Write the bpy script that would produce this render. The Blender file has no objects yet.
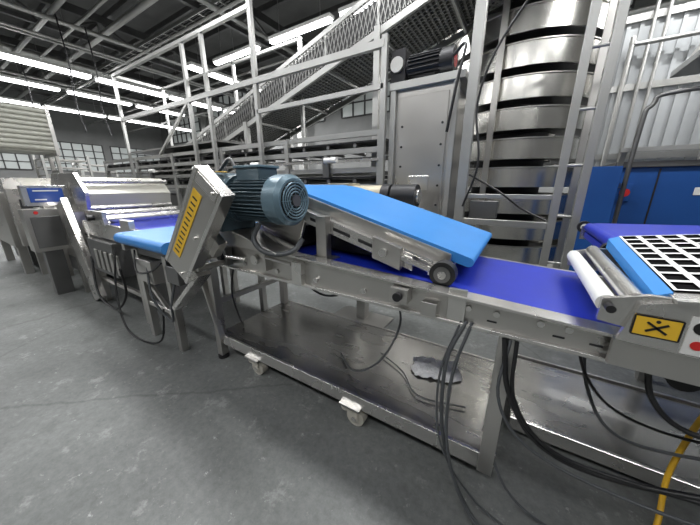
import bpy, bmesh, math, random
from mathutils import Vector, Matrix
from mathutils import noise as NZ
random.seed(7)
SC=bpy.context.scene
# ---------------------------------------------------------------- materials
def mat(name,col,rough=.5,metal=0.,emit=0.,noise=0.,nscale=8.,stretch=(1,1,1),bump=0.,rnoise=0.,ecol=None,spec=.5):
    m=bpy.data.materials.new(name);m.use_nodes=True;nt=m.node_tree;b=nt.nodes['Principled BSDF']
    b.inputs['Base Color'].default_value=(*col,1);b.inputs['Roughness'].default_value=rough;b.inputs['Metallic'].default_value=metal
    b.inputs['Specular IOR Level'].default_value=spec
    if emit:
        b.inputs['Emission Color'].default_value=(*(ecol or col),1);b.inputs['Emission Strength'].default_value=emit
    if noise or bump or rnoise:
        tc=nt.nodes.new('ShaderNodeTexCoord');mp=nt.nodes.new('ShaderNodeMapping');mp.inputs['Scale'].default_value=stretch
        nz=nt.nodes.new('ShaderNodeTexNoise');nz.inputs['Scale'].default_value=nscale;nz.inputs['Detail'].default_value=5
        nt.links.new(tc.outputs['Object'],mp.inputs[0]);nt.links.new(mp.outputs[0],nz.inputs['Vector'])
        if noise:
            r=nt.nodes.new('ShaderNodeValToRGB');r.color_ramp.elements[0].position=.25;r.color_ramp.elements[1].position=.75
            r.color_ramp.elements[0].color=(*[c*(1-noise) for c in col],1);r.color_ramp.elements[1].color=(*[min(1,c*(1+noise)) for c in col],1)
            nt.links.new(nz.outputs[0],r.inputs[0]);nt.links.new(r.outputs[0],b.inputs['Base Color'])
        if rnoise:
            mr=nt.nodes.new('ShaderNodeMapRange');mr.inputs['To Min'].default_value=max(.05,rough-rnoise);mr.inputs['To Max'].default_value=rough+rnoise
            mr.inputs['From Min'].default_value=.25;mr.inputs['From Max'].default_value=.75
            nt.links.new(nz.outputs[0],mr.inputs[0]);nt.links.new(mr.outputs[0],b.inputs['Roughness'])
        if bump:
            bp=nt.nodes.new('ShaderNodeBump');bp.inputs['Strength'].default_value=bump;bp.inputs['Distance'].default_value=.01
            nt.links.new(nz.outputs[0],bp.inputs['Height']);nt.links.new(bp.outputs[0],b.inputs['Normal'])
    return m
STEEL=mat('stainless_steel',(.56,.545,.52),.31,.95,noise=.05,nscale=3,rnoise=.05)
STEELB=mat('brushed_steel_bright',(.70,.685,.66),.27,.95,noise=.04,nscale=3,rnoise=.04)
STEELD=mat('steel_dull',(.17,.17,.168),.40,.8,noise=.12,nscale=4,rnoise=.05)
SHELF=mat('shelf_steel',(.36,.355,.34),.25,.95,noise=.14,nscale=2.5,stretch=(1,4,1),rnoise=.08)
SPIR=mat('polished_spiral_steel',(.72,.705,.66),.24,.96)
GALV=mat('galvanised_steel',(.42,.42,.405),.38,.8,noise=.06,nscale=6)
DARK=mat('dark_machine_parts',(.02,.02,.022),.5,.3)
BLACK=mat('black_rubber',(.010,.010,.011),.42)
HOLE=mat('black_matt_backing',(.006,.006,.006),.95,spec=.05)
CABLE=mat('grey_cable',(.07,.075,.08),.45)
LBLUE=mat('light_blue_belt',(.035,.21,.55),.42,noise=.05,nscale=5)
DBLUE=mat('deep_blue_belt',(.006,.020,.32),.45,noise=.10,nscale=6)
MOTOR=mat('motor_paint',(.07,.11,.135),.38,.2,noise=.08,nscale=10)
MOTORL=mat('motor_cowl',(.125,.195,.24),.38,.2)
YEL=mat('yellow_label',(.75,.46,.03),.5)
YELH=mat('yellow_hose_rubber',(.70,.40,.02),.45)
WHITE=mat('white_plastic',(.66,.66,.64),.4)
CREAM=mat('caster_grey_plastic',(.42,.40,.35),.5,noise=.15,nscale=20)
RED=mat('red_plastic',(.55,.02,.02),.4)
BCAB=mat('blue_painted_metal',(.010,.065,.25),.4,.1,noise=.08,nscale=3)
BRASS=mat('beige_paint',(.42,.38,.28),.45,noise=.15,nscale=8)
LAMP=mat('fluorescent_diffuser',(1,1,1),.5,emit=8,ecol=(.98,.99,1))
SCREEN=mat('hmi_screen',(.02,.05,.2),.3,emit=.12,ecol=(.03,.12,.6))
PANED=mat('window_pane_dim',(.4,.43,.42),.3,emit=.13,ecol=(.75,.8,.78))
CORR=mat('translucent_cladding',(.38,.395,.40),.5,noise=.06,nscale=3,emit=.03,ecol=(.7,.75,.8))
WALL=mat('wall_paint',(.19,.193,.19),.7,noise=.12,nscale=2)
WALLD=mat('wall_dark',(.06,.06,.06),.8,noise=.3,nscale=2)
CEIL=mat('ceiling_deck',(.15,.15,.148),.8,noise=.2,nscale=1.5)
BAG=mat('plastic_film',(.72,.72,.72),.55,spec=.3)
HOODM=mat('hood_polycarbonate',(.42,.41,.36),.3,.2,noise=.06,nscale=4)
CURT=mat('roller_slats',(.27,.27,.235),.5,noise=.12,nscale=9)
MESHM=mat('mesh_belt_steel',(.24,.24,.23),.42,.75)
MBACK=mat('dark_mesh_backing',(.045,.045,.045),.6,.4)  # dark sheet added behind the conveyor mesh so its pattern stands out

def floor_mat():
    m=bpy.data.materials.new('worn_concrete');m.use_nodes=True;nt=m.node_tree;b=nt.nodes['Principled BSDF'];L=nt.links.new
    tc=nt.nodes.new('ShaderNodeTexCoord')
    def nz(sc,det=6,rough=.6):
        n=nt.nodes.new('ShaderNodeTexNoise');n.inputs['Scale'].default_value=sc;n.inputs['Detail'].default_value=det;n.inputs['Roughness'].default_value=rough;L(tc.outputs['Object'],n.inputs['Vector']);return n
    def ramp(src,stops):
        r=nt.nodes.new('ShaderNodeValToRGB');e=r.color_ramp.elements
        e[0].position,e[0].color=stops[0][0],(*[stops[0][1]]*3,1);e[1].position,e[1].color=stops[1][0],(*[stops[1][1]]*3,1)
        L(src,r.inputs[0]);return r
    def mix(fac,a,bb,t='MIX'):
        x=nt.nodes.new('ShaderNodeMix');x.data_type='RGBA';x.blend_type=t
        if isinstance(fac,float): x.inputs[0].default_value=fac
        else: L(fac,x.inputs[0])
        for s,i in ((a,6),(bb,7)):
            if isinstance(s,tuple): x.inputs[i].default_value=(*s,1)
            else: L(s,x.inputs[i])
        return x.outputs[2]
    def mul(a,k):
        q=nt.nodes.new('ShaderNodeMath');q.operation='MULTIPLY';L(a,q.inputs[0])
        if isinstance(k,float): q.inputs[1].default_value=k
        else: L(k,q.inputs[1])
        return q.outputs[0]
    base=mix(ramp(nz(1.1,9).outputs[0],[(.35,0),(.65,1)]).outputs[0],(.118,.124,.120),(.175,.183,.177))
    fine=ramp(nz(26,6,.75).outputs[0],[(.3,.7),(.75,1.2)])
    base=mix(1.,base,fine.outputs[0],'MULTIPLY')
    big=ramp(nz(.7,3).outputs[0],[(.38,.35),(.55,1)])
    sc=ramp(nz(5.5,13,.78).outputs[0],[(.56,0),(.62,1)])
    base=mix(mul(mul(sc.outputs[0],big.outputs[0]),.38),base,(.36,.37,.355))
    sc2=ramp(nz(15,10,.8).outputs[0],[(.60,0),(.65,1)])
    base=mix(mul(mul(sc2.outputs[0],big.outputs[0]),.65),base,(.44,.45,.43))
    dk=ramp(nz(2.1,9,.7).outputs[0],[(.55,0),(.70,1)])
    base=mix(mul(dk.outputs[0],.5),base,(.055,.057,.055))
    v=nt.nodes.new('ShaderNodeTexVoronoi');v.feature='DISTANCE_TO_EDGE';v.inputs['Scale'].default_value=.33
    w=nt.nodes.new('ShaderNodeMixRGB');w.inputs[0].default_value=.10;L(tc.outputs['Object'],w.inputs[1]);L(nz(3,8,.7).outputs['Color'],w.inputs[2]);L(w.outputs[0],v.inputs['Vector'])
    cr=ramp(v.outputs['Distance'],[(.0004,1),(.002,0)])
    base=mix(mul(cr.outputs[0],.45),base,(.04,.04,.04))
    L(base,b.inputs['Base Color'])
    rr=nt.nodes.new('ShaderNodeMapRange');rr.inputs['To Min'].default_value=.34;rr.inputs['To Max'].default_value=.62;L(nz(2.5,6).outputs[0],rr.inputs[0]);L(rr.outputs[0],b.inputs['Roughness'])
    bp=nt.nodes.new('ShaderNodeBump');bp.inputs['Strength'].default_value=.12;bp.inputs['Distance'].default_value=.01;L(nz(30,4).outputs[0],bp.inputs['Height']);L(bp.outputs[0],b.inputs['Normal'])
    return m
FLOOR=floor_mat()
# ---------------------------------------------------------------- mesh builder
class B:
    def __init__(s,name,bevel=.003):
        s.name=name;s.bm=bmesh.new();s.mats=[];s.bevel=bevel
    def mi(s,m):
        if m not in s.mats: s.mats.append(m)
        return s.mats.index(m)
    def _faces(s,vs,fs,m,smooth=False):
        i=s.mi(m);bv=[s.bm.verts.new(v) for v in vs]
        for f in fs:
            try:
                F=s.bm.faces.new([bv[k] for k in f]);F.material_index=i;F.smooth=smooth
            except ValueError: pass
    def box(s,a,b,m,M=None):
        (x0,y0,z0),(x1,y1,z1)=a,b
        x0,x1=min(x0,x1),max(x0,x1);y0,y1=min(y0,y1),max(y0,y1);z0,z1=min(z0,z1),max(z0,z1)
        vs=[Vector(v) for v in [(x0,y0,z0),(x1,y0,z0),(x1,y1,z0),(x0,y1,z0),(x0,y0,z1),(x1,y0,z1),(x1,y1,z1),(x0,y1,z1)]]
        if M: vs=[M@v for v in vs]
        s._faces(vs,[(0,3,2,1),(4,5,6,7),(0,1,5,4),(1,2,6,5),(2,3,7,6),(3,0,4,7)],m);return s
    def prism(s,prof,y0,y1,m,smooth=False):
        n=len(prof)
        vs=[Vector((x,y0,z)) for x,z in prof]+[Vector((x,y1,z)) for x,z in prof]
        if smooth:
            s._faces(vs,[tuple(range(n)),tuple(range(2*n-1,n-1,-1))],m)
            s._faces(vs,[(k,n+k,n+(k+1)%n,(k+1)%n) for k in range(n)],m,True)
        else:
            s._faces(vs,[tuple(range(n)),tuple(range(2*n-1,n-1,-1))]+[(k,n+k,n+(k+1)%n,(k+1)%n) for k in range(n)],m)
        return s
    def bar(s,p,q,w,h,m,up=(0,0,1)):
        p,q=Vector(p),Vector(q);d=(q-p).normalized();u=Vector(up)
        if abs(d.dot(u))>.98: u=Vector((0,1,0))
        sx=d.cross(u).normalized();uz=sx.cross(d)
        vs=[]
        for e in (p,q):
            for i,j in ((-1,-1),(1,-1),(1,1),(-1,1)): vs.append(e+sx*i*w/2+uz*j*h/2)
        s._faces(vs,[(0,1,2,3),(7,6,5,4),(0,4,5,1),(1,5,6,2),(2,6,7,3),(3,7,4,0)],m);return s
    def cyl(s,p,q,r,m,n=20,r2=None,caps=True):
        p,q=Vector(p),Vector(q);d=(q-p).normalized();u=Vector((0,0,1)) if abs(d.z)<.9 else Vector((1,0,0))
        a=d.cross(u).normalized();b=d.cross(a);r2=r if r2 is None else r2;vs=[]
        for e,rr in ((p,r),(q,r2)):
            for k in range(n):
                t=2*math.pi*k/n;vs.append(e+(a*math.cos(t)+b*math.sin(t))*rr)
        s._faces(vs,[(k,(k+1)%n,n+(k+1)%n,n+k) for k in range(n)],m,True)
        if caps: s._faces(vs,[tuple(range(n-1,-1,-1)),tuple(range(n,2*n))],m)
        return s
    def tube(s,pts,r,m,n=8,sub=6,smooth=True):
        P=[Vector(p) for p in pts]
        if smooth and len(P)>2:
            Q=[P[0]*2-P[1]]+P+[P[-1]*2-P[-2]];out=[]
            for i in range(1,len(Q)-2):
                for k in range(sub):
                    t=k/sub;a,b,c,d=Q[i-1:i+3]
                    out.append(.5*((2*b)+(c-a)*t+(2*a-5*b+4*c-d)*t*t+(3*b-a-3*c+d)*t**3))
            out.append(P[-1]);P=out
        vs=[];d0=(P[1]-P[0]).normalized();a=d0.orthogonal().normalized()
        for i,p in enumerate(P):
            d=(P[min(i+1,len(P)-1)]-P[max(i-1,0)]).normalized();a=(a-d*a.dot(d)).normalized();b=d.cross(a)
            for k in range(n):
                t=2*math.pi*k/n;vs.append(p+(a*math.cos(t)+b*math.sin(t))*r)
        N=len(P);fs=[(i*n+k,i*n+(k+1)%n,(i+1)*n+(k+1)%n,(i+1)*n+k) for i in range(N-1) for k in range(n)]
        s._faces(vs,fs,m,True);s._faces(vs,[tuple(range(n-1,-1,-1)),tuple(range((N-1)*n,N*n))],m);return s
    def ring(s,c,r0,r1,z0,z1,m,n=48):
        co=((r0,z0),(r1,z0),(r1,z1),(r0,z1))
        for q in range(4):
            vs=[]
            for k in range(n):
                t=2*math.pi*k/n
                for r,z in (co[q],co[(q+1)%4]): vs.append(Vector((c[0]+r*math.cos(t),c[1]+r*math.sin(t),z)))
            s._faces(vs,[(k*2,((k+1)%n)*2,((k+1)%n)*2+1,k*2+1) for k in range(n)],m,n>12)
        return s
    def done(s,parent=None):
        bmesh.ops.recalc_face_normals(s.bm,faces=s.bm.faces)
        me=bpy.data.meshes.new(s.name);s.bm.to_mesh(me);s.bm.free()
        for m in s.mats: me.materials.append(m)
        o=bpy.data.objects.new(s.name,me);SC.collection.objects.link(o)
        if s.bevel:
            md=o.modifiers.new('bevel','BEVEL');md.width=s.bevel;md.segments=1;md.limit_method='ANGLE';md.angle_limit=math.radians(60)
        if parent: o.parent=parent
        return o
# ---------------------------------------------------------------- room
X0,X1,Y0,Y1,H=-22,8,-6,10.5,6.4
def simple(name,a,b,m): return B(name,0).box(a,b,m).done()
simple('floor',(X0,Y0,-.1),(X1,Y1,0),FLOOR)
simple('ceiling',(X0,Y0,H),(X1,Y1,H+.1),CEIL)
simple('wall_back',(X0,Y1,0),(X1,Y1+.2,H),WALL)
simple('wall_left',(X0-.2,Y0,0),(X0,Y1,H),WALL)
simple('wall_right',(X1,Y0,0),(X1+.2,Y1,H),WALL)
simple('wall_front',(X0,Y0-.2,0),(X1,Y0,H),WALL)
wn=1
def window(a,b,axis,nx,nz,pm,t=.04):
    global wn
    w=B(f'window_{wn}',0);wn+=1
    if axis=='y':
        y=Y1-.03
        w.box((a[0],y,a[1]),(b[0],y+.02,b[1]),pm)
        for i in range(nx+1):
            x=a[0]+(b[0]-a[0])*i/nx;w.box((x-t/2,y-.06,a[1]),(x+t/2,y,b[1]),WALLD)
        for j in range(nz+1):
            z=a[1]+(b[1]-a[1])*j/nz;w.box((a[0],y-.06,z-t/2),(b[0],y,z+t/2),WALLD)
    else:
        x=X0+.03
        w.box((x-.02,a[0],a[1]),(x,b[0],b[1]),pm)
        for i in range(nx+1):
            y=a[0]+(b[0]-a[0])*i/nx;w.box((x,y-t/2,a[1]),(x+.06,y+t/2,b[1]),WALLD)
        for j in range(nz+1):
            z=a[1]+(b[1]-a[1])*j/nz;w.box((x,a[0],z-t/2),(x+.06,b[0],z+t/2),WALLD)
    w.done()
for k in range(6): window((-21+k*4.7,4.1),(-17.2+k*4.7,6.1),'y',7,4,PANED)
window((2.5,4.1),(7.2,6.1),'y',8,4,PANED)
for k in range(3): window((1.2+k*3.1,2.2),(3.9+k*3.1,3.7),'x',6,4,PANED)
for x in (-15.5,-8.5,-1.8,4.6):
    B('steel_column').box((x-.15,9.6,0),(x+.15,9.63,H),GALV).box((x-.15,9.87,0),(x+.15,9.9,H),GALV).box((x-.02,9.63,0),(x+.02,9.87,H),GALV).done()
bm_=B('ceiling_trusses',0)
for x in (-19,-15,-11,-7,-3,1,5):
    bm_.bar((x,Y0+.1,5.95),(x,Y1-.1,5.95),.12,.2,STEELD);bm_.bar((x,Y0+.1,5.35),(x,Y1-.1,5.35),.1,.1,STEELD)
    y=Y0+.1;k=0
    while y<Y1-1:
        bm_.bar((x,y,5.35 if k%2 else 5.9),(x,y+1,5.9 if k%2 else 5.35),.05,.05,STEELD);y+=1;k+=1
y=-5.5
while y<10.3: bm_.bar((X0+.1,y,6.2),(X1-.1,y,6.2),.08,.14,STEELD);y+=1.1
bm_.done()
pp=B('overhead_pipes',0)
for y,z,r in ((2.6,5.0,.05),(3.1,5.05,.035),(4.2,4.75,.03),(6.6,4.8,.03),(7.4,5.0,.08),(8.2,4.6,.05),(1.4,5.1,.04),(3.7,5.15,.07)): pp.cyl((X0+.05,y,z),(X1-.05,y,z),r,GALV)
for x,z,r in ((-14.2,4.8,.05),(-9.3,4.9,.05),(-6.0,4.95,.05),(-12.8,5.1,.09),(-10.2,4.75,.03),(-10.0,4.75,.03),(-16,5.1,.06)): pp.cyl((x,Y0+.05,z),(x,Y1-.6,z),r,GALV)
for x,y in ((-9.0,2.6),(-9.1,3.1),(-12.5,2.6)): pp.tube([(x,y,4.9),(x+.1,y,4.0),(x-.05,y,3.2),(x+.15,y,2.6)],.015,BLACK)
pp.box((-13.8,Y0+.1,5.15),(-13.3,Y1-.1,5.3),STEELD)
for y in (4.5,4.85): pp.bar((X0+.1,y,5.2),(X1-.1,y,5.2),.02,.08,GALV)
x=X0+.3
while x<X1-.3: pp.bar((x,4.5,5.18),(x,4.85,5.18),.03,.02,GALV);x+=.4
for d_ in (4.58,4.64,4.72): pp.cyl((X0+.1,d_,5.21),(X1-.1,d_,5.21),.018,BLACK,6)
pp.done()
# ---------------------------------------------------------------- lights
def lamp(x,y,axis,L=1.8,z=4.5,power=60,hw=.10):
    o=B('fluorescent_light',0)
    if axis=='y':
        o.box((x-hw-.04,y-L/2,z+.03),(x+hw+.04,y+L/2,z+.10),WHITE);o.box((x-hw,y-L/2+.02,z-.03),(x+hw,y+L/2-.02,z+.03),LAMP)
        for d in(-L/3,L/3): o.cyl((x,y+d,z+.09),(x,y+d,6.1),.008,GALV,6)
    else:
        o.box((x-L/2,y-hw-.03,z+.03),(x+L/2,y+hw+.03,z+.09),WHITE);o.box((x-L/2+.02,y-hw,z-.02),(x+L/2-.02,y+hw,z+.03),LAMP)
        for d in(-L/3,L/3): o.cyl((x+d,y,z+.09),(x+d,y,6.1),.008,GALV,6)
    ob=o.done()
    l=bpy.data.lights.new('tube_light','AREA');l.shape='RECTANGLE';l.size=L if axis=='x' else 2*hw;l.size_y=2*hw if axis=='x' else L
    l.energy=power;l.color=(.99,.995,1);lo=bpy.data.objects.new('tube_light',l);lo.location=(x,y,z-.05);SC.collection.objects.link(lo);lo.parent=ob
for y in (-2.5,.7,2.8,4.9,7.,9.2):
    lamp(-11.5,y,'y',1.95,power=80,hw=.14)
for y in (.7,2.8,4.9,7.,9.): lamp(-17.2,y,'y',1.95,power=75,hw=.14)
for y in (2.8,4.9,7.): lamp(-14.3,y,'y',1.9,z=4.6,power=60,hw=.12)
for y in (5.8,8.): lamp(-8.2,y,'y',power=90)
for x in (-6.6,-4.5,-2.6): lamp(x,5.2,'x',1.7,power=125,hw=.05)
for x in (-1.0,1.5,4.): lamp(x,9.3,'x',1.7,power=120)
for x in (-5.2,-1.6,2.2): lamp(x,2.2,'x',2.4,z=4.9,power=115,hw=.25)
for x in (-9.,-6.,-3.0,0.,3.): lamp(x,-2.2,'x',2.6,z=4.9,power=42,hw=.25)
lamp(3.8,5.9,'x',1.8,power=110);lamp(1.6,6.2,'x',1.4,z=4.7,power=50,hw=.05)  # includes an unseen lamp, added to brighten the upper right of the view
# ---------------------------------------------------------------- main conveyor
def zt(x): return 1.05-.052*(x+1.8)
c=B('belt_conveyor')
XL=-2.0
for y0,y1 in ((1.10,1.13),(1.85,1.88)):
    c.prism([(XL,.86),(1.9,.84),(1.9,zt(1.9)),(XL,zt(XL))],y0,y1,STEEL)
c.prism([(XL,zt(XL)),(.5,zt(.5)),(.5,zt(.5)+.012),(XL,zt(XL)+.012)],1.07,1.15,STEELB)
c.box((XL,1.08,.845),(1.9,1.16,.86),STEELB)
c.prism([(XL,zt(XL)-.03),(.36,zt(.36)-.03),(.36,zt(.36)+.002),(XL,zt(XL)+.002)],1.16,1.84,DBLUE)
c.prism([(XL,.885),(.36,.86),(.36,.87),(XL,.895)],1.16,1.84,DBLUE)
for x in (-1.9,-1.3,-.7,-.1,.4): c.cyl((x,1.13,zt(x)-.058),(x,1.85,zt(x)-.058),.026,STEELD);c.bar((x+.15,1.12,.85),(x+.15,1.86,.85),.05,.03,STEEL)
for x in (-.12,-.02,.12,.2): c.cyl((x,1.09,.925),(x,1.10,.925),.012,STEELB,10)
for x in (-1.5,-1.2,-.9,-.6,-.4,.5,.8): c.cyl((x,1.085,.9),(x,1.10,.9),.014,STEELB,10)
for x in (-.05,.16,.26): c.box((x,1.097,.885),(x+.035,1.1,.893),DARK)
c.box((-.2,1.085,.86),(-.13,1.10,1.0),STEELB)
c.box((-.44,1.04,.90),(-.36,1.10,.97),STEEL).cyl((-.40,1.02,.935),(-.40,1.04,.935),.02,DARK,14)
c.box((-.30,1.05,.87),(-.235,1.10,.93),STEEL)
c.box((-1.05,1.06,.86),(-.98,1.10,.99),STEELB)
c.box((-1.42,1.05,.90),(-1.25,1.10,1.03),STEEL).cyl((-1.33,1.03,.965),(-1.33,1.05,.965),.03,STEELB,16)
c.cyl((-1.9,1.05,.93),(-1.42,1.05,.95),.014,STEELB,12)
c.box((-1.72,1.04,.88),(-1.62,1.09,1.0),STEELD).cyl((-1.67,1.02,.94),(-1.67,1.04,.94),.028,DARK,14)
c.cyl((-1.25,1.06,.985),(-1.05,1.06,.975),.010,STEELB,10)
for x,zb in ((.03,.14),(-1.97,0)):
    for y in (1.13,1.86):
        c.box((x-.03,y-.03,zb),(x+.03,y+.03,.86),STEEL)
        if zb==0: c.cyl((x,y,0),(x,y,.03),.045,DARK,14)
c.box((-1.99,1.13,.205),(.06,1.9,.22),SHELF)
c.box((-1.99,1.115,.14),(.06,1.135,.225),STEELB).box((-1.99,1.895,.14),(.06,1.915,.225),STEEL).box((.045,1.13,.14),(.065,1.9,.225),STEELB)
for x in (-1.3,-.5): c.box((x-.03,1.13,.15),(x+.03,1.9,.2),STEELD)
c.bar((-1.97,1.13,.5),(-1.97,1.86,.5),.04,.04,STEEL)
def caster(x,y):
    c.box((x-.07,y-.06,.135),(x+.07,y+.06,.15),STEELB)
    c.cyl((x,y,.115),(x,y,.137),.045,CREAM,16)
    for d in (-.032,.032): c.prism([(x-.045,.12),(x+.045,.12),(x+.05,.035),(x+.01,.03)],y+d-.004,y+d+.004,CREAM)
    c.cyl((x+.025,y-.026,.058),(x+.025,y+.026,.058),.058,CREAM,24);c.cyl((x+.025,y-.042,.058),(x+.025,y+.042,.058),.016,STEELB,10)
    c.cyl((x-.05,y-.03,.10),(x-.05,y+.03,.10),.022,CREAM,14)
for x in (-.69,-1.56):
    caster(x,1.15);caster(x,1.84)
c.bar((-2.14,1.1,.95),(-1.9,1.1,.2),.05,.02,STEEL)
c.done()
# ---------------------------------------------------------------- upper inclined conveyor
def zi(x): return 1.085+(-.16-x)*.285
u=B('inclined_belt_conveyor')
def slab(x0,x1,d0,d1,y0,y1,m): u.prism([(x0,zi(x0)+d0),(x1,zi(x1)+d0),(x1,zi(x1)+d1),(x0,zi(x0)+d1)],y0,y1,m)
N=8;r=.022;cx=-.165;cz=zi(-.165)-r
nose=[(cx+r*math.sin(math.pi*k/N+.26),cz+r*math.cos(math.pi*k/N+.26)) for k in range(N+1)]
prof=[(-1.38,1.405),(-1.22,1.385),(-1.0,zi(-1.0)+.004)]+nose+[(-1.3,1.34),(-1.42,1.345),(-1.44,1.375),(-1.42,1.40)]
u.prism(prof,1.28,2.10,LBLUE,True)
for y0,y1 in ((1.262,1.277),(2.105,2.12)): slab(-1.15,-.24,-.11,-.012,y0,y1,STEEL)
for y0,y1 in ((1.205,1.235),(2.14,2.17)):
    slab(-1.10,-.40,-.15,-.08,y0,y1,STEELB)
slab(-1.10,-.40,-.085,-.077,1.205,1.28,STEELB)
for x in (-1.02,-.86,-.70): slab(x,x+.11,-.122,-.104,1.201,1.206,DARK)
slab(-.60,-.45,-.16,-.05,1.17,1.205,STEEL)
u.cyl((-.53,1.14,zi(-.53)-.10),(-.53,1.17,zi(-.53)-.10),.02,STEELB,12)
u.bar((-.48,1.19,zi(-.48)-.10),(-.27,1.19,1.02),.022,.022,STEELB)
u.bar((-.44,1.19,zi(-.44)-.055),(-.30,1.19,1.065),.012,.012,STEELB)
for y0,y1 in ((1.16,1.215),(2.12,2.17)):
    u.cyl((-.25,y0,1.025),(-.25,y1,1.025),.056,BLACK,28);u.cyl((-.25,y0-.006,1.025),(-.25,y1+.006,1.025),.036,STEELD,20);u.cyl((-.25,y0-.012,1.025),(-.25,y1+.012,1.025),.018,STEELB,12)
u.cyl((-.25,1.16,1.025),(-.25,2.16,1.025),.012,STEELB,10)
u.box((-.33,1.215,.995),(-.24,1.275,1.055),STEEL)
for x in (-1.1,-.85,-.55): u.cyl((x,1.21,zi(x)-.10),(x,2.15,zi(x)-.10),.015,STEELB,12)
for y in (1.185,2.12):
    u.box((-.95,y-.02,1.0),(-.88,y+.03,1.24),STEEL)
u.box((-.99,1.155,1.0),(-.84,1.245,1.01),STEEL).box((-.95,1.82,.99),(-.88,2.15,1.02),STEEL)
u.box((-1.5,1.2,1.04),(-1.12,1.84,1.16),DARK)
u.box((-1.0,1.35,1.01),(-.5,1.80,1.10),DARK)
u.prism([(-1.45,1.04),(-1.12,1.02),(-1.05,1.20),(-1.15,1.30),(-1.45,1.33)],1.19,1.215,STEEL)
u.done()
# ---------------------------------------------------------------- gear motor
g=B('gear_motor',.002)
my,mz,dx=1.06,1.325,.07
def X(v): return v+dx
g.cyl((X(-1.48),my,mz),(X(-1.16),my,mz),.098,MOTOR,32)
for k in range(36):
    t=2*math.pi*k/36;d=Vector((0,math.cos(t),math.sin(t)))
    g.bar(Vector((X(-1.47),my,mz))+d*.108,Vector((X(-1.17),my,mz))+d*.108,.006,.03,MOTOR,up=d)
g.cyl((X(-1.17),my,mz),(X(-1.085),my,mz),.130,MOTORL,40);g.cyl((X(-1.085),my,mz),(X(-1.065),my,mz),.130,MOTORL,40,r2=.110)
g.cyl((X(-1.066),my,mz),(X(-1.061),my,mz),.098,DARK,32)
for r_ in (.09,.075,.06,.045):
    P=[(X(-1.057),my+r_*math.cos(t*math.pi/12),mz+r_*math.sin(t*math.pi/12)) for t in range(25)];g.tube(P,.0045,MOTORL,6,1,False)
for k in range(8):
    t=k*math.pi/4;g.bar((X(-1.057),my,mz),(X(-1.057),my+.1*math.cos(t),mz+.1*math.sin(t)),.007,.004,MOTORL)
g.cyl((X(-1.063),my,mz),(X(-1.05),my,mz),.03,STEELD,16)
g.cyl((X(-1.52),my,mz),(X(-1.47),my,mz),.135,MOTOR,32)
g.box((X(-1.42),my-.07,mz+.1),(X(-1.24),my+.06,mz+.165),MOTOR).box((X(-1.43),my-.08,mz+.165),(X(-1.23),my+.07,mz+.178),MOTORL)
g.prism([(X(-1.80),1.14),(X(-1.52),1.14),(X(-1.52),1.43),(X(-1.58),1.47),(X(-1.74),1.47),(X(-1.80),1.42)],my-.13,my+.11,MOTOR)
g.box((X(-1.76),my-.145,1.18),(X(-1.56),my-.13,1.4),MOTORL)
for ddx in (-.08,.08):
    for dz in (-.08,.08): g.cyl((X(-1.66)+ddx,my-.155,1.29+dz),(X(-1.66)+ddx,my-.145,1.29+dz),.01,STEELB,8)
g.cyl((X(-1.66),my-.16,1.29),(X(-1.66),my-.145,1.29),.05,MOTOR,20)
g.box((X(-1.57),my-.10,1.472),(X(-1.52),my-.05,1.476),YEL)
g.prism([(X(-1.85),1.062),(X(-1.15),1.04),(X(-1.15),1.05),(X(-1.5),1.14),(X(-1.85),1.14)],my-.08,my+.1,STEEL)
g.tube([(-1.20,my-.07,1.2),(-1.22,my-.10,1.12),(-1.16,my-.10,1.06),(-1.08,my-.06,1.04),(-1.02,my+.0,1.06),(-.99,my+.04,1.12)],.014,CABLE,8)
g.tube([(-1.36,my-.05,mz+.14),(-1.46,my-.02,mz+.22),(-1.54,my,mz+.20),(-1.62,my,mz+.15)],.01,BLACK,8)
g.done()
# ---------------------------------------------------------------- guard arm with label
a=B('chain_guard',.002)
M=Matrix.Translation((-1.57,.84,1.15))@Matrix.Rotation(math.radians(42),4,'Y')@Matrix.Rotation(math.radians(6),4,'Z')
a.box((-.10,-.03,-.37),(.10,.04,.37),STEEL,M)
a.box((-.112,-.035,-.37),(-.09,.045,.37),STEELB,M).box((.09,-.035,-.37),(.112,.045,.37),STEELB,M)
a.box((-.075,-.034,-.24),(-.005,-.0305,.26),YEL,M)
for k in range(12): a.box((-.060,-.036,-.21+k*.038),(-.022,-.0342,-.199+k*.038),DARK,M)
a.box((-.08,-.035,.30),(.08,-.0305,.36),STEELB,M)
for zz in (-.33,.0,.33): a.cyl(M@Vector((.05,-.045,zz)),M@Vector((.05,-.03,zz)),.01,STEELB,10)
a.box((.0,.04,-.1),(.15,.10,.02),STEEL,M)
a.bar((-1.98,.86,.56),(-1.66,.90,.86),.03,.09,STEELB,up=(0,1,0))
a.cyl((-1.80,.86,.93),(-1.80,1.10,.93),.025,STEEL);a.cyl((-1.66,.86,.90),(-1.66,1.10,.90),.02,STEEL)
a.done()
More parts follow.
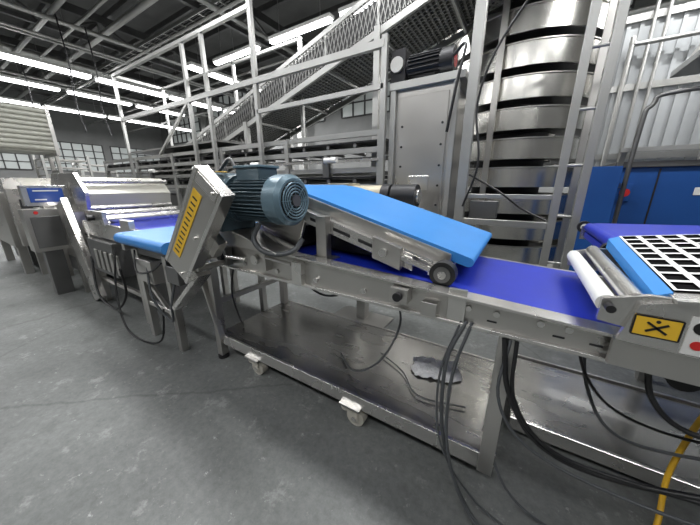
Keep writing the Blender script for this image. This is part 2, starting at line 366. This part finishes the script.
# ---------------------------------------------------------------- infeed conveyors left
i=B('infeed_belt_conveyor')
def roundslab(b,x0,x1,y0,y1,z0,z1,m):
    h=(z1-z0)/2;zc=(z0+z1)/2;n=8;prof=[]
    for k in range(n+1):
        t=math.pi/2+math.pi*k/n;prof.append((y0+h+h*math.cos(t),zc+h*math.sin(t)))
    prof+= [(y1,z0),(y1,z1)]
    nn=len(prof);vs=[Vector((x0,y,z)) for y,z in prof]+[Vector((x1,y,z)) for y,z in prof]
    b._faces(vs,[tuple(range(nn)),tuple(range(2*nn-1,nn-1,-1))],m)
    b._faces(vs,[(k,nn+k,nn+(k+1)%nn,(k+1)%nn) for k in range(nn)],m,True)
roundslab(i,-2.84,-2.04,.84,1.95,.93,1.02,LBLUE)
i.box((-2.90,.9,.86),(-2.85,2.0,1.0),STEEL).box((-2.84,.98,.82),(-2.1,1.9,.92),STEELD)
for x in (-2.85,-2.35):
    for y in (1.0,1.9): i.box((x-.03,y-.03,0),(x+.03,y+.03,.86),STEEL)
i.bar((-2.85,1.0,.35),(-2.35,1.0,.35),.04,.04,STEEL).bar((-2.85,1.0,.6),(-2.35,1.0,.25),.03,.03,STEEL)
i.box((-2.78,.93,.6),(-2.5,1.05,.8),STEEL)
i.box((-2.3,.95,.66),(-2.12,1.05,.8),STEELD)
i.tube([(-2.6,.95,.8),(-2.5,.9,.5),(-2.35,.95,.3),(-2.25,.93,.5),(-2.2,1.0,.8)],.010,CABLE)
i.tube([(-2.8,.95,.86),(-2.7,.9,.7),(-2.5,.92,.72),(-2.3,.93,.82)],.008,BLACK)
i.done()
i=B('sheeter_outfeed_conveyor')
i.box((-4.45,1.15,.93),(-2.93,1.95,.96),DBLUE)
for y in (1.08,1.98): i.box((-4.45,y-.02,.84),(-2.93,y+.02,1.0),STEELB)
for x in (-4.3,-3.9,-3.4): i.cyl((x,1.1,.9),(x,1.97,.9),.03,STEEL)
for x in (-4.3,-3.15):
    for y in (1.08,1.96): i.box((x-.03,y-.03,0),(x+.03,y+.03,.86),STEEL)
i.box((-4.2,1.0,.45),(-3.5,1.2,.82),STEELD)
i.bar((-4.3,1.08,.3),(-3.15,1.08,.3),.04,.04,STEEL)
i.cyl((-3.7,1.05,1.05),(-3.7,1.95,1.05),.045,STEELB).cyl((-4.05,1.05,1.08),(-4.05,1.95,1.08),.045,STEELB)
i.box((-4.12,1.02,1.0),(-3.62,1.06,1.14),STEELB)
i.box((-3.3,1.05,1.0),(-3.1,1.10,1.08),STEELB)
for k in range(5): i.box((-4.0+k*.14,.985,.5),(-3.93+k*.14,1.0,.72),STEEL)
i.cyl((-3.85,1.07,1.07),(-3.85,.96,1.07),.03,BLACK,14)
i.tube([(-4.2,1.0,.6),(-4.0,.93,.2),(-3.6,.95,.1),(-3.4,1.0,.3),(-3.3,.97,.6)],.012,BLACK)
i.tube([(-3.4,1.0,.8),(-3.3,.9,.4),(-3.1,.85,.08),(-2.8,.86,.02),(-2.5,.9,.1),(-2.42,.93,.4)],.009,BLACK)
i.done()
# ---------------------------------------------------------------- sheeting machine
s=B('dough_sheeting_machine')
s.box((-6.3,1.0,.5),(-4.75,2.15,1.08),STEEL)
s.box((-6.3,1.2,.1),(-5.2,2.1,.5),STEELD)
for x in (-6.2,-4.85):
    for y in (1.05,2.1): s.box((x-.04,y-.04,0),(x+.04,y+.04,.55),STEEL)
s.prism([(-5.8,1.08),(-4.6,1.08),(-4.55,1.3),(-4.75,1.5),(-5.6,1.52),(-5.85,1.3)],1.2,2.15,HOODM)
s.prism([(-5.9,1.08),(-4.55,1.08),(-4.48,1.32),(-4.72,1.55),(-5.65,1.56),(-5.95,1.3)],1.16,1.2,STEELB)
s.cyl((-4.62,1.2,1.45),(-4.62,2.15,1.45),.03,STEELB).cyl((-4.60,1.2,1.12),(-4.60,2.15,1.12),.04,STEELB)
s.box((-4.6,1.2,.98),(-4.5,2.15,1.06),DARK)
M=Matrix.Translation((-4.50,1.0,.60))@Matrix.Rotation(math.radians(-24),4,'Y')
s.box((-.14,-.03,-.60),(.14,.03,.66),STEELB,M)
s.box((-.10,-.034,-.3),(.10,-.03,.2),STEEL,M)
s.box((-5.15,.74,1.16),(-5.02,1.14,1.40),STEELB).box((-5.02,.79,1.20),(-5.012,1.09,1.37),SCREEN)
s.box((-5.012,.83,1.33),(-5.008,1.05,1.345),WHITE).box((-5.012,.83,1.225),(-5.008,.93,1.24),WHITE)
s.box((-5.3,.9,.2),(-5.12,1.0,1.2),STEEL)
s.cyl((-5.0,.8,1.08),(-4.985,.8,1.08),.02,RED,14)
s.box((-5.25,.70,.60),(-5.0,1.05,1.12),STEEL).box((-5.0,.74,.65),(-4.99,1.0,1.03),STEELD)
s.box((-5.2,.78,.0),(-5.05,.95,.60),STEELD)
for k in range(3): s.cyl((-4.74,1.15+k*.12,.8),(-4.70,1.15+k*.12,.8),.025,DARK,12)
s.done()
s=B('flour_dusting_machine')
s.box((-8.4,.75,.45),(-6.7,2.1,1.3),STEEL).box((-8.3,.85,1.3),(-6.9,2.0,1.52),STEELB)
s.box((-8.2,.9,.1),(-6.9,2.0,.45),STEELD)
for x in (-8.3,-6.8):
    for y in (.82,2.0): s.box((x-.05,y-.05,0),(x+.05,y+.05,.5),STEEL)
s.box((-6.7,.9,.6),(-6.66,1.6,1.15),STEELD).box((-6.66,1.0,.9),(-6.64,1.15,1.0),DARK)
s.box((-6.55,.8,.5),(-6.42,1.5,1.35),STEELB).box((-6.5,.9,0),(-6.44,1.0,.5),STEEL).box((-6.66,1.2,.8),(-6.5,1.3,.9),STEEL)
s.box((-6.42,.9,.9),(-6.40,1.1,1.2),DARK)
s.done()
s=B('overhead_slat_conveyor')
for k in range(9):
    s.cyl((-8.25,.5,2.12+k*.085),(-8.25,1.85,2.12+k*.085),.045,CURT,14)
s.box((-9.2,.5,2.05),(-8.27,1.85,2.85),CURT)
for y in (.5,1.88): s.box((-9.2,y-.03,1.98),(-8.2,y+.03,2.9),STEELB)
for x in (-9.1,-8.6):
    s.box((x-.03,1.9,0),(x+.03,1.96,2.9),STEEL)
    s.box((x-.03,.4,0),(x+.03,.46,2.9),STEEL)
s.bar((-9.1,1.93,1.7),(-8.6,1.93,1.7),.04,.05,STEEL)
s.done()
for (rx,ry) in ((-11.4,2.1),(-13.2,3.3)):
    s=B('tray_rack',0)
    for x in (rx,rx+.8):
        for y in (ry,ry+.9): s.box((x-.025,y-.025,0),(x+.025,y+.025,2.2),GALV)
    for k in range(10):
        z=.25+k*.2
        s.box((rx,ry,z),(rx+.8,ry+.9,z+.025),STEEL)
    s.done()
# ---------------------------------------------------------------- background: tiered cooling conveyor
t=B('cooling_conveyor',0)
for z in (1.38,1.58,1.80,1.98):
    for y in (3.0,4.0): t.box((-9.5,y-.02,z-.03),(-1.4,y+.02,z+.03),GALV)
for z in (1.5,1.9):
    t.box((-9.5,3.02,z-.01),(-1.4,3.98,z+.01),DARK)
x=-9.4
while x<-1.4:
    t.cyl((x,3.0,1.45),(x,3.98,1.45),.03,STEELD,8);t.cyl((x,3.0,1.86),(x,3.98,1.86),.025,STEELD,8);x+=.4
for x in (-9.4,-7.6,-6.0,-4.4,-2.9,-1.45):
    for y in (3.0,4.0): t.box((x-.035,y-.035,0),(x+.035,y+.035,2.0),GALV)
    t.bar((x,3,.4),(x,4,.4),.04,.04,GALV)
t.box((-9.5,3.1,.95),(-1.5,3.9,1.2),STEELD)
t.bar((-9.5,3,.95),(-1.4,3,.95),.04,.08,GALV)
for x in (-6.9,-5.2,-3.6,-2.2): t.cyl((x,2.93,1.70),(x+.18,2.93,1.70),.035,WHITE,12);t.box((x-.05,2.94,1.5),(x+.05,2.98,1.75),STEELD)
t.bar((-9.5,2.96,1.69),(-1.4,2.96,1.69),.02,.03,STEELB)
t.done()
w=B('catwalk_guardrail',0)
for x,top in ((-7.7,3.65),(-5.02,3.65),(-4.47,3.65),(-3.35,4.7),(-1.4,2.85)):
    w.box((x-.03,2.90,0),(x+.03,2.95,top),GALV)
    if x<-3: w.box((x-.025,3.85,2.0),(x+.025,3.9,min(top,3.65)),GALV)
w.bar((-7.7,2.92,3.62),(-3.35,2.92,3.62),.05,.05,GALV);w.bar((-7.7,3.87,3.62),(-3.35,3.87,3.62),.04,.04,GALV)
w.bar((-7.7,2.92,3.62),(-7.7,3.87,3.62),.05,.05,GALV)
w.bar((-7.7,2.92,2.78),(-1.4,2.92,2.78),.05,.07,GALV);w.bar((-3.35,2.92,2.40),(-1.4,2.92,2.40),.04,.05,GALV)
w.bar((-6.3,2.92,2.0),(-5.02,2.92,2.78),.04,.04,GALV)
w.box((-7.7,2.95,2.10),(-4.4,3.85,2.13),MESHM)
w.done()
q=B('inclined_mesh_conveyor',0)
def zq(x): return 3.35+.30*(x+1.19)
xa,xb=-8.2,.6
for y in (3.55,4.65):
    q.prism([(xa,zq(xa)),(xb,zq(xb)),(xb,zq(xb)+.08),(xa,zq(xa)+.08)],y-.02,y+.02,GALV)
    q.prism([(xa,zq(xa)+.44),(xb,zq(xb)+.44),(xb,zq(xb)+.5),(xa,zq(xa)+.5)],y-.02,y+.02,GALV)
    q.prism([(xa,zq(xa)+.12),(xb,zq(xb)+.12),(xb,zq(xb)+.38),(xa,zq(xa)+.38)],y-.004,y+.004,MBACK)
q.prism([(xa,zq(xa)+.125),(xb,zq(xb)+.125),(xb,zq(xb)+.135),(xa,zq(xa)+.135)],3.56,4.64,MBACK)
x=xa
while x<xb:
    for y in (3.55,4.65): q.bar((x,y,zq(x)+.05),(x,y,zq(x)+.5),.03,.03,GALV)
    q.bar((x,3.55,zq(x)+.03),(x,4.65,zq(x)+.03),.03,.03,GALV);x+=.8
x=xa;k=0
while x<xb-.1:
    q.bar((x,3.53,zq(x)+.10),(x,4.63,zq(x)+.10),.026,.012,MESHM);q.bar((x,3.57,zq(x)+.42),(x,4.63,zq(x)+.42),.036,.01,MESHM)
    q.bar((x,3.535,zq(x)+.10),(x+.10,3.535,zq(x)+.44),.006,.010,MESHM);q.bar((x+.10,3.530,zq(x)+.10),(x,3.530,zq(x)+.44),.006,.010,MESHM)
    x+=.06;k+=1
y=3.6
while y<4.65:
    for dd_ in (.10,.40): q.bar((xa,y,zq(xa)+dd_),(xb,y,zq(xb)+dd_),.016,.02,MESHM)
    y+=.07
for x in (-6.9,-4.4,-1.8):
    for y in (3.55,4.65): q.box((x-.04,y-.04,0),(x+.04,y+.04,zq(x)+.1),GALV)
q.done()
# ---------------------------------------------------------------- drive column + motor
d=B('drive_cabinet')
d.box((-1.28,3.0,0),(-.70,3.6,2.35),STEEL).box((-1.24,2.985,.6),(-.74,3.0,2.28),STEEL)
for k in range(7): d.cyl((-1.2,2.975,.8+k*.2),(-1.2,2.985,.8+k*.2),.012,DARK,8);d.cyl((-.78,2.975,.8+k*.2),(-.78,2.985,.8+k*.2),.012,DARK,8)
d.box((-1.35,2.95,2.35),(-.6,3.65,2.42),GALV)
d.box((-1.1,2.975,1.35),(-.88,2.985,1.5),STEELB)
d.box((-1.34,2.96,0),(-1.28,3.02,2.35),GALV).box((-.70,2.96,0),(-.65,3.02,2.35),GALV)
d.done()
d=B('overhead_gear_motor',.002)
d.cyl((-1.2,3.1,2.56),(-.85,3.1,2.56),.10,DARK,24);d.cyl((-.85,3.1,2.56),(-.74,3.1,2.56),.12,DARK,24);d.cyl((-.74,3.1,2.56),(-.735,3.1,2.56),.06,RED,20)
for k in range(20):
    tt=2*math.pi*k/20;dd=Vector((0,math.cos(tt),math.sin(tt)));d.bar(Vector((-1.18,3.1,2.56))+dd*.105,Vector((-.87,3.1,2.56))+dd*.105,.008,.03,DARK,up=dd)
d.box((-1.35,2.98,2.425),(-1.2,3.25,2.72),DARK).cyl((-1.28,2.95,2.58),(-1.28,2.98,2.58),.07,GALV,16)
d.box((-1.1,3.02,2.42),(-.9,3.18,2.47),DARK)
d.done()
d=B('return_gear_motor',.002)
d.box((-1.35,2.3,0),(-1.25,2.4,1.2),STEEL).box((-1.7,2.2,1.16),(-.75,2.5,1.2),STEEL)
d.box((-1.66,2.25,1.2),(-1.42,2.47,1.42),BRASS).cyl((-1.42,2.36,1.31),(-1.1,2.36,1.31),.09,BRASS,20).cyl((-1.1,2.36,1.31),(-1.02,2.36,1.31),.10,DARK,20)
d.cyl((-1.0,2.36,1.31),(-.78,2.36,1.31),.10,DARK,20);d.cyl((-.78,2.36,1.31),(-.76,2.36,1.31),.06,STEELB,16)
d.box((-1.6,2.2,0),(-1.0,2.5,.02),STEEL)
d.done()
# ---------------------------------------------------------------- spiral tower
sp_=B('spiral_cooling_tower',0)
C=(-.30,5.4);R=.98
z=.30
while z<4.8:
    sp_.ring(C,R,R+.02,z,z+.25,SPIR,72)
    sp_.ring(C,R-.40,R,z+.02,z+.04,STEELD,56)
    sp_.ring(C,R-.02,R+.035,z+.25,z+.262,STEEL,72)
    z+=.36
sp_.cyl((C[0],C[1],0),(C[0],C[1],4.95),.5,DARK,32)
for kk in range(6):
    tt=kk*math.pi/3+.35;sp_.box((C[0]+1.1*math.cos(tt)-.035,C[1]+1.1*math.sin(tt)-.035,0),(C[0]+1.1*math.cos(tt)+.035,C[1]+1.1*math.sin(tt)+.035,5.0),STEEL)
sp_.box((C[0]-1.15,C[1]-1.15,0),(C[0]+1.15,C[1]+1.15,.06),STEEL)
sp_.done()
f_=B('spiral_support_frame')
f_.box((-.58,2.96,0),(-.49,3.04,4.2),GALV).box((-.60,2.94,0),(-.47,3.06,.02),GALV)
f_.bar((-.53,3.0,1.05),(.22,3.0,1.05),.05,.06,GALV)
f_.bar((-.53,3.0,.4),(.22,3.0,.4),.05,.06,GALV)
f_.bar((-.53,3.0,1.30),(.22,3.0,1.3),.04,.04,GALV)
f_.box((-.45,3.05,1.08),(-.2,3.2,1.25),STEELD)
f_.tube([(-.72,2.93,1.9),(-.66,2.9,2.3),(-.62,2.93,2.6),(-.74,3.0,2.56)],.014,BLACK)
f_.tube([(-.50,2.93,1.2),(-.40,2.9,1.6),(-.47,2.93,2.1),(-.36,2.9,2.5),(-.1,2.9,2.9)],.010,BLACK)
f_.tube([(-.47,2.93,1.5),(-.2,2.9,1.35),(.0,2.95,1.2),(.2,2.95,1.1)],.009,BLACK)
f_.done()
l=B('access_ladder')
for x in (.25,.41): l.box((x-.03,2.97,0),(x+.03,3.03,3.6),GALV)
z=.3
while z<3.5: l.cyl((.25,3.0,z),(.41,3.0,z),.012,GALV,8);z+=.42
l.done()
# ---------------------------------------------------------------- right background
e=B('blue_control_cabinet')
e.box((.90,4.5,.25),(3.4,5.1,1.60),BCAB).box((.86,4.46,1.60),(3.44,5.14,1.66),STEELD)
e.box((.90,4.54,0),(3.4,5.1,.25),STEELD)
for x in (1.25,2.0,2.7): e.box((x-.008,4.492,.3),(x+.008,4.5,1.58),DARK)
e.box((.92,4.47,1.22),(1.06,4.5,1.42),BCAB)
e.cyl((.99,4.47,1.32),(.99,4.42,1.32),.03,WHITE,16).cyl((.99,4.42,1.32),(.99,4.40,1.32),.045,RED,16)
e.box((1.55,4.49,1.3),(1.62,4.5,1.38),WHITE)
e.bar((.86,4.4,1.78),(3.4,4.4,1.78),.06,.05,GALV)
for x in (.9,1.9,3.3): e.bar((x,4.48,1.62),(x,4.4,1.8),.05,.05,GALV)
e.box((.60,4.10,.2),(.86,4.22,1.60),BCAB).box((.60,4.10,0),(.64,4.22,.2),STEELD).box((.82,4.10,0),(.86,4.22,.2),STEELD).bar((.84,4.2,1.4),(.95,4.5,1.4),.05,.05,STEELD)
e.done()
p_=B('cladding_partition',0).box((.9,7.0,0),(7.9,7.06,4.0),CORR)
x=.9
while x<7.8: p_.box((x,6.97,0),(x+.05,7.0,4.0),CORR);x+=.16
for z in (1.9,3.0,4.0): p_.box((.85,6.93,z-.05),(7.9,6.97,z+.05),GALV)
p_.box((.82,6.92,0),(.92,7.08,4.05),GALV)
p_.done()
k_=B('exhaust_duct')
k_.prism([(1.35,2.7),(3.6,2.7),(3.6,4.2),(1.9,4.2),(1.65,3.4)],4.0,5.2,STEEL)
k_.box((1.3,3.96,2.65),(3.65,5.24,2.72),STEELD)
for x in (2.0,3.4): k_.cyl((x,4.6,4.2),(x,4.6,5.1),.02,GALV)
k_.cyl((2.7,4.2,4.2),(2.7,4.2,4.6),.2,GALV)
k_.done()
k_=B('conduit_pipes')
k_.tube([(.95,4.3,0),(.95,4.3,1.9),(1.0,4.3,2.2),(1.2,4.3,2.3),(2.6,4.3,2.3)],.022,STEELD,10)
k_.tube([(1.15,6.85,0),(1.15,6.85,3.4),(1.2,6.85,3.6),(1.5,6.85,3.6),(5,6.85,3.6)],.035,GALV,10)
for x in (1.35,1.5,2.3): k_.cyl((x,6.86,0),(x,6.86,4.5),.025,GALV,8)
k_.bar((.85,3.2,3.05),(4.5,3.2,3.4),.05,.05,GALV)
k_.bar((4.5,3.2,0),(4.5,3.2,3.5),.06,.06,GALV).bar((.85,3.2,3.05),(.46,3.03,3.05),.05,.05,GALV)
k_.done()
# ---------------------------------------------------------------- right foreground: perforated table
R_=B('perforated_transfer_table',0)
nx,ny=15,9;cxs=.064;cys=.078;wb=.0085
xs0,ys0=.405,1.10
def pt(x,y,dz=0):
    X_=x+.03*(y-ys0)
    return Vector((X_,y,1.115+.13*(x-.42)+.07*(y-ys0)+dz))
for ii in range(nx):
    for jj in range(ny):
        x=xs0+ii*cxs;y=ys0+jj*cys
        o4=[pt(x,y),pt(x+cxs,y),pt(x+cxs,y+cys),pt(x,y+cys)]
        i4=[pt(x+wb,y+wb),pt(x+cxs-wb,y+wb),pt(x+cxs-wb,y+cys-wb),pt(x+wb,y+cys-wb)]
        b4=[v-Vector((0,0,.006)) for v in i4]
        R_._faces(o4+i4,[(0,1,5,4),(1,2,6,5),(2,3,7,6),(3,0,4,7)],WHITE)
        R_._faces(i4+b4,[(0,1,5,4),(1,2,6,5),(2,3,7,6),(3,0,4,7)],HOLE)
vsb=[pt(xs0,ys0,-.007),pt(xs0+nx*cxs,ys0,-.007),pt(xs0+nx*cxs,ys0+ny*cys,-.007),pt(xs0,ys0+ny*cys,-.007)]
R_._faces(vsb,[(0,1,2,3)],HOLE)
R_._faces([Vector(v) for v in [(.366,1.08,1.095),(.399,1.08,1.11),(.425,1.80,1.16),(.390,1.80,1.145),(.366,1.08,1.06),(.399,1.08,1.06),(.425,1.80,1.1),(.390,1.80,1.1)]],[(0,1,2,3),(0,4,5,1),(1,5,6,2),(2,6,7,3),(3,7,4,0)],LBLUE)
R_.cyl((.268,1.07,1.05),(.268,1.76,1.05),.028,WHITE,24);R_.cyl((.328,1.07,1.07),(.335,1.76,1.085),.027,STEELB,20)
for y in (1.06,1.77): R_.prism([(.25,1.0),(.5,.97),(.5,1.10),(.35,1.10),(.25,1.07)],y-.01,y+.008,STEELB)
R_.cyl((.268,1.02,1.05),(.268,1.05,1.05),.012,DARK,12)
R_.prism([(.30,.955),(1.6,.90),(1.6,1.24),(.44,1.105),(.33,1.075)],1.035,1.05,STEELB)
R_.prism([(.39,1.095),(1.6,1.245),(1.6,1.255),(.39,1.105)],1.02,1.10,STEELB)
R_.box((.30,1.05,.86),(1.6,1.07,.95),STEEL)
R_.prism([(.46,1.10),(2.2,1.18),(2.2,1.2),(.50,1.13),(.44,1.12)],1.98,2.68,DBLUE)
R_.prism([(.44,1.02),(2.2,1.09),(2.2,1.12),(.44,1.06)],1.98,2.68,DBLUE)
R_.cyl((.46,1.98,1.095),(.46,2.68,1.095),.032,DBLUE,20)
for y in (1.95,2.71): R_.prism([(.42,1.0),(2.2,1.08),(2.2,1.16),(.42,1.1)],y-.01,y+.01,STEELB)
R_.cyl((.44,2.73,1.09),(.44,2.76,1.09),.045,BLACK,20);R_.cyl((.44,2.725,1.09),(.44,2.765,1.09),.025,WHITE,16)
R_.cyl((.43,1.90,1.07),(.43,1.94,1.07),.035,BLACK,20)
for x in (.95,1.6):
    for y in (1.15,2.6): R_.box((x-.03,y-.03,0),(x+.03,y+.03,1.08),STEEL)
R_.bar((.95,2.6,.5),(1.6,2.6,.5),.04,.05,STEEL)
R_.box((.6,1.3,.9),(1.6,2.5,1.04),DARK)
R_.cyl((.60,1.35,.72),(.60,1.39,.72),.05,BLACK,20).box((.58,1.34,.72),(.62,1.40,.9),STEELD)
Ro=R_.done()
lb=B('warning_labels',0)
Y_=1.032
lb.box((.325,Y_,.985),(.420,Y_+.003,1.045),YEL)
lb.bar((.352,Y_-.001,1.028),(.394,Y_-.001,1.0),.003,.006,BLACK).bar((.352,Y_-.001,1.0),(.394,Y_-.001,1.028),.003,.006,BLACK)
lb.cyl((.373,Y_-.001,1.033),(.373,Y_,1.033),.005,BLACK,10)
for zz in (.985,1.045): lb.box((.325,Y_-.001,zz-.002),(.42,Y_,zz+.002),BLACK)
for xx in (.325,.42): lb.box((xx-.002,Y_-.001,.985),(xx+.002,Y_,1.045),BLACK)
lb.box((.430,Y_,.955),(.52,Y_+.003,1.065),WHITE)
lb.cyl((.455,Y_-.002,1.035),(.455,Y_,1.035),.018,BLACK,20);lb.cyl((.455,Y_-.002,.985),(.455,Y_,.985),.013,RED,16)
lb.done(Ro)
b_=B('steel_base_plate')
b_.box((.12,1.55,.10),(2.6,2.25,.115),SHELF)
b_.box((.12,1.54,.05),(2.6,1.56,.13),STEELB).box((.12,2.24,.05),(2.6,2.26,.13),STEEL)
for x in (.3,1.3,2.4):
    for y in (1.6,2.2): b_.box((x-.03,y-.03,0),(x+.03,y+.03,.1),STEELD)
b_.done()
# ---------------------------------------------------------------- cables / hoses
h=B('power_cables',0)
h.tube([(-.12,1.09,.87),(-.17,1.03,.7),(-.16,1.02,.4),(-.10,1.0,.2),(.0,.97,.05),(.12,.93,.012),(.4,.8,.012)],.008,CABLE)
h.tube([(-.10,1.09,.87),(-.14,1.02,.65),(-.13,1.0,.35),(-.05,.97,.12),(.08,.92,.012),(.3,.78,.012)],.007,CABLE)
h.tube([(-.14,1.09,.87),(-.19,1.02,.62),(-.15,1.0,.30),(.02,1.0,.08),(.25,1.0,.012),(.5,.95,.012)],.005,CABLE)
h.tube([(.02,1.085,.84),(.06,1.04,.65),(.18,1.03,.48),(.40,1.05,.44),(.8,1.08,.55),(1.2,1.08,.7)],.010,BLACK)
h.tube([(.06,1.085,.84),(.08,1.04,.63),(.20,1.02,.49),(.41,1.05,.45),(.8,1.07,.52),(1.2,1.08,.66)],.007,BLACK)
h.tube([(.04,1.085,.84),(.03,1.03,.62),(.14,1.02,.46),(.38,1.03,.40),(.7,1.05,.42),(1.1,1.08,.55)],.006,CABLE)
h.tube([(.30,1.4,.86),(.36,1.4,.55),(.5,1.4,.35),(.8,1.45,.35),(1.3,1.5,.5)],.007,CABLE)
h.tube([(.26,1.35,.86),(.34,1.35,.62),(.5,1.38,.47),(.8,1.42,.45),(1.3,1.5,.6)],.006,BLACK)
h.tube([(.42,1.15,.86),(.46,1.15,.72),(.56,1.15,.64),(.75,1.15,.66),(.9,1.15,.76)],.009,BLACK)
h.tube([(.0,1.2,.3),(.12,1.1,.12),(.3,1.1,.03),(.5,1.2,.012),(.7,1.35,.012),(1.0,1.4,.05)],.006,CABLE)
h.tube([(-.5,1.25,.86),(-.45,1.22,.7),(-.55,1.2,.45),(-.75,1.25,.27),(-.95,1.4,.235)],.006,CABLE)
h.tube([(-1.5,1.6,.86),(-1.2,1.5,.72),(-.9,1.45,.78),(-.6,1.4,.86)],.008,CABLE)
h.tube([(-1.3,1.3,.86),(-1.0,1.25,.74),(-.75,1.25,.80),(-.5,1.2,.86)],.007,BLACK)
h.tube([(-1.6,1.7,.86),(-1.3,1.6,.64),(-.8,1.5,.68),(-.3,1.4,.80)],.007,BLACK)
h.tube([(-.1,1.35,.235),(-.35,1.3,.235),(-.5,1.45,.235),(-.7,1.55,.24)],.004,CABLE)
h.tube([(-1.9,1.3,.86),(-1.85,1.2,.6),(-1.8,1.2,.4),(-1.9,1.3,.235)],.007,BLACK)
h.done()
h=B('yellow_hose',0)
h.tube([(.78,1.5,.85),(.76,1.5,.6),(.73,1.49,.4),(.70,1.45,.2),(.68,1.36,.05),(.60,1.18,.014),(.50,1.0,.014),(.45,.7,.014)],.010,YELH,10)
h.done()
bm=bmesh.new();bmesh.ops.create_grid(bm,x_segments=34,y_segments=28,size=.5)
for v in bm.verts:
    x,y=v.co.x,v.co.y
    r=max(abs(x),abs(y))*2
    hgt=.004+max(0,(1-r))**.5*.03*(1+1.0*NZ.noise(Vector((x*6,y*6,1))))+abs(NZ.noise(Vector((x*11,y*11,4))))*.02
    v.co=Vector((x*.30+.03*NZ.noise(Vector((x*3,y*3,7))),y*.20+.03*NZ.noise(Vector((x*3,y*3,9))),max(.002,hgt)))
bmesh.ops.recalc_face_normals(bm,faces=bm.faces)
me=bpy.data.meshes.new('plastic_bag');bm.to_mesh(me);bm.free();me.materials.append(BAG)
o=bpy.data.objects.new('plastic_bag',me);SC.collection.objects.link(o);o.location=(-.33,1.60,.222);o.rotation_euler=(0,0,.4)
# ---------------------------------------------------------------- world, camera
W=bpy.data.worlds.new('world');SC.world=W;W.use_nodes=True;W.node_tree.nodes['Background'].inputs[0].default_value=(.6,.7,.8,1);W.node_tree.nodes['Background'].inputs[1].default_value=.5
SC.view_settings.view_transform='Standard';SC.view_settings.look='None';SC.view_settings.exposure=.1
cam=bpy.data.cameras.new('camera');co=bpy.data.objects.new('camera',cam);SC.collection.objects.link(co)
cam.sensor_width=36;cam.lens=270/700*36;cam.clip_start=.02
co.location=(0,0,1.4);co.rotation_euler=(math.radians(90-15.92),0,math.radians(31.9));SC.camera=co
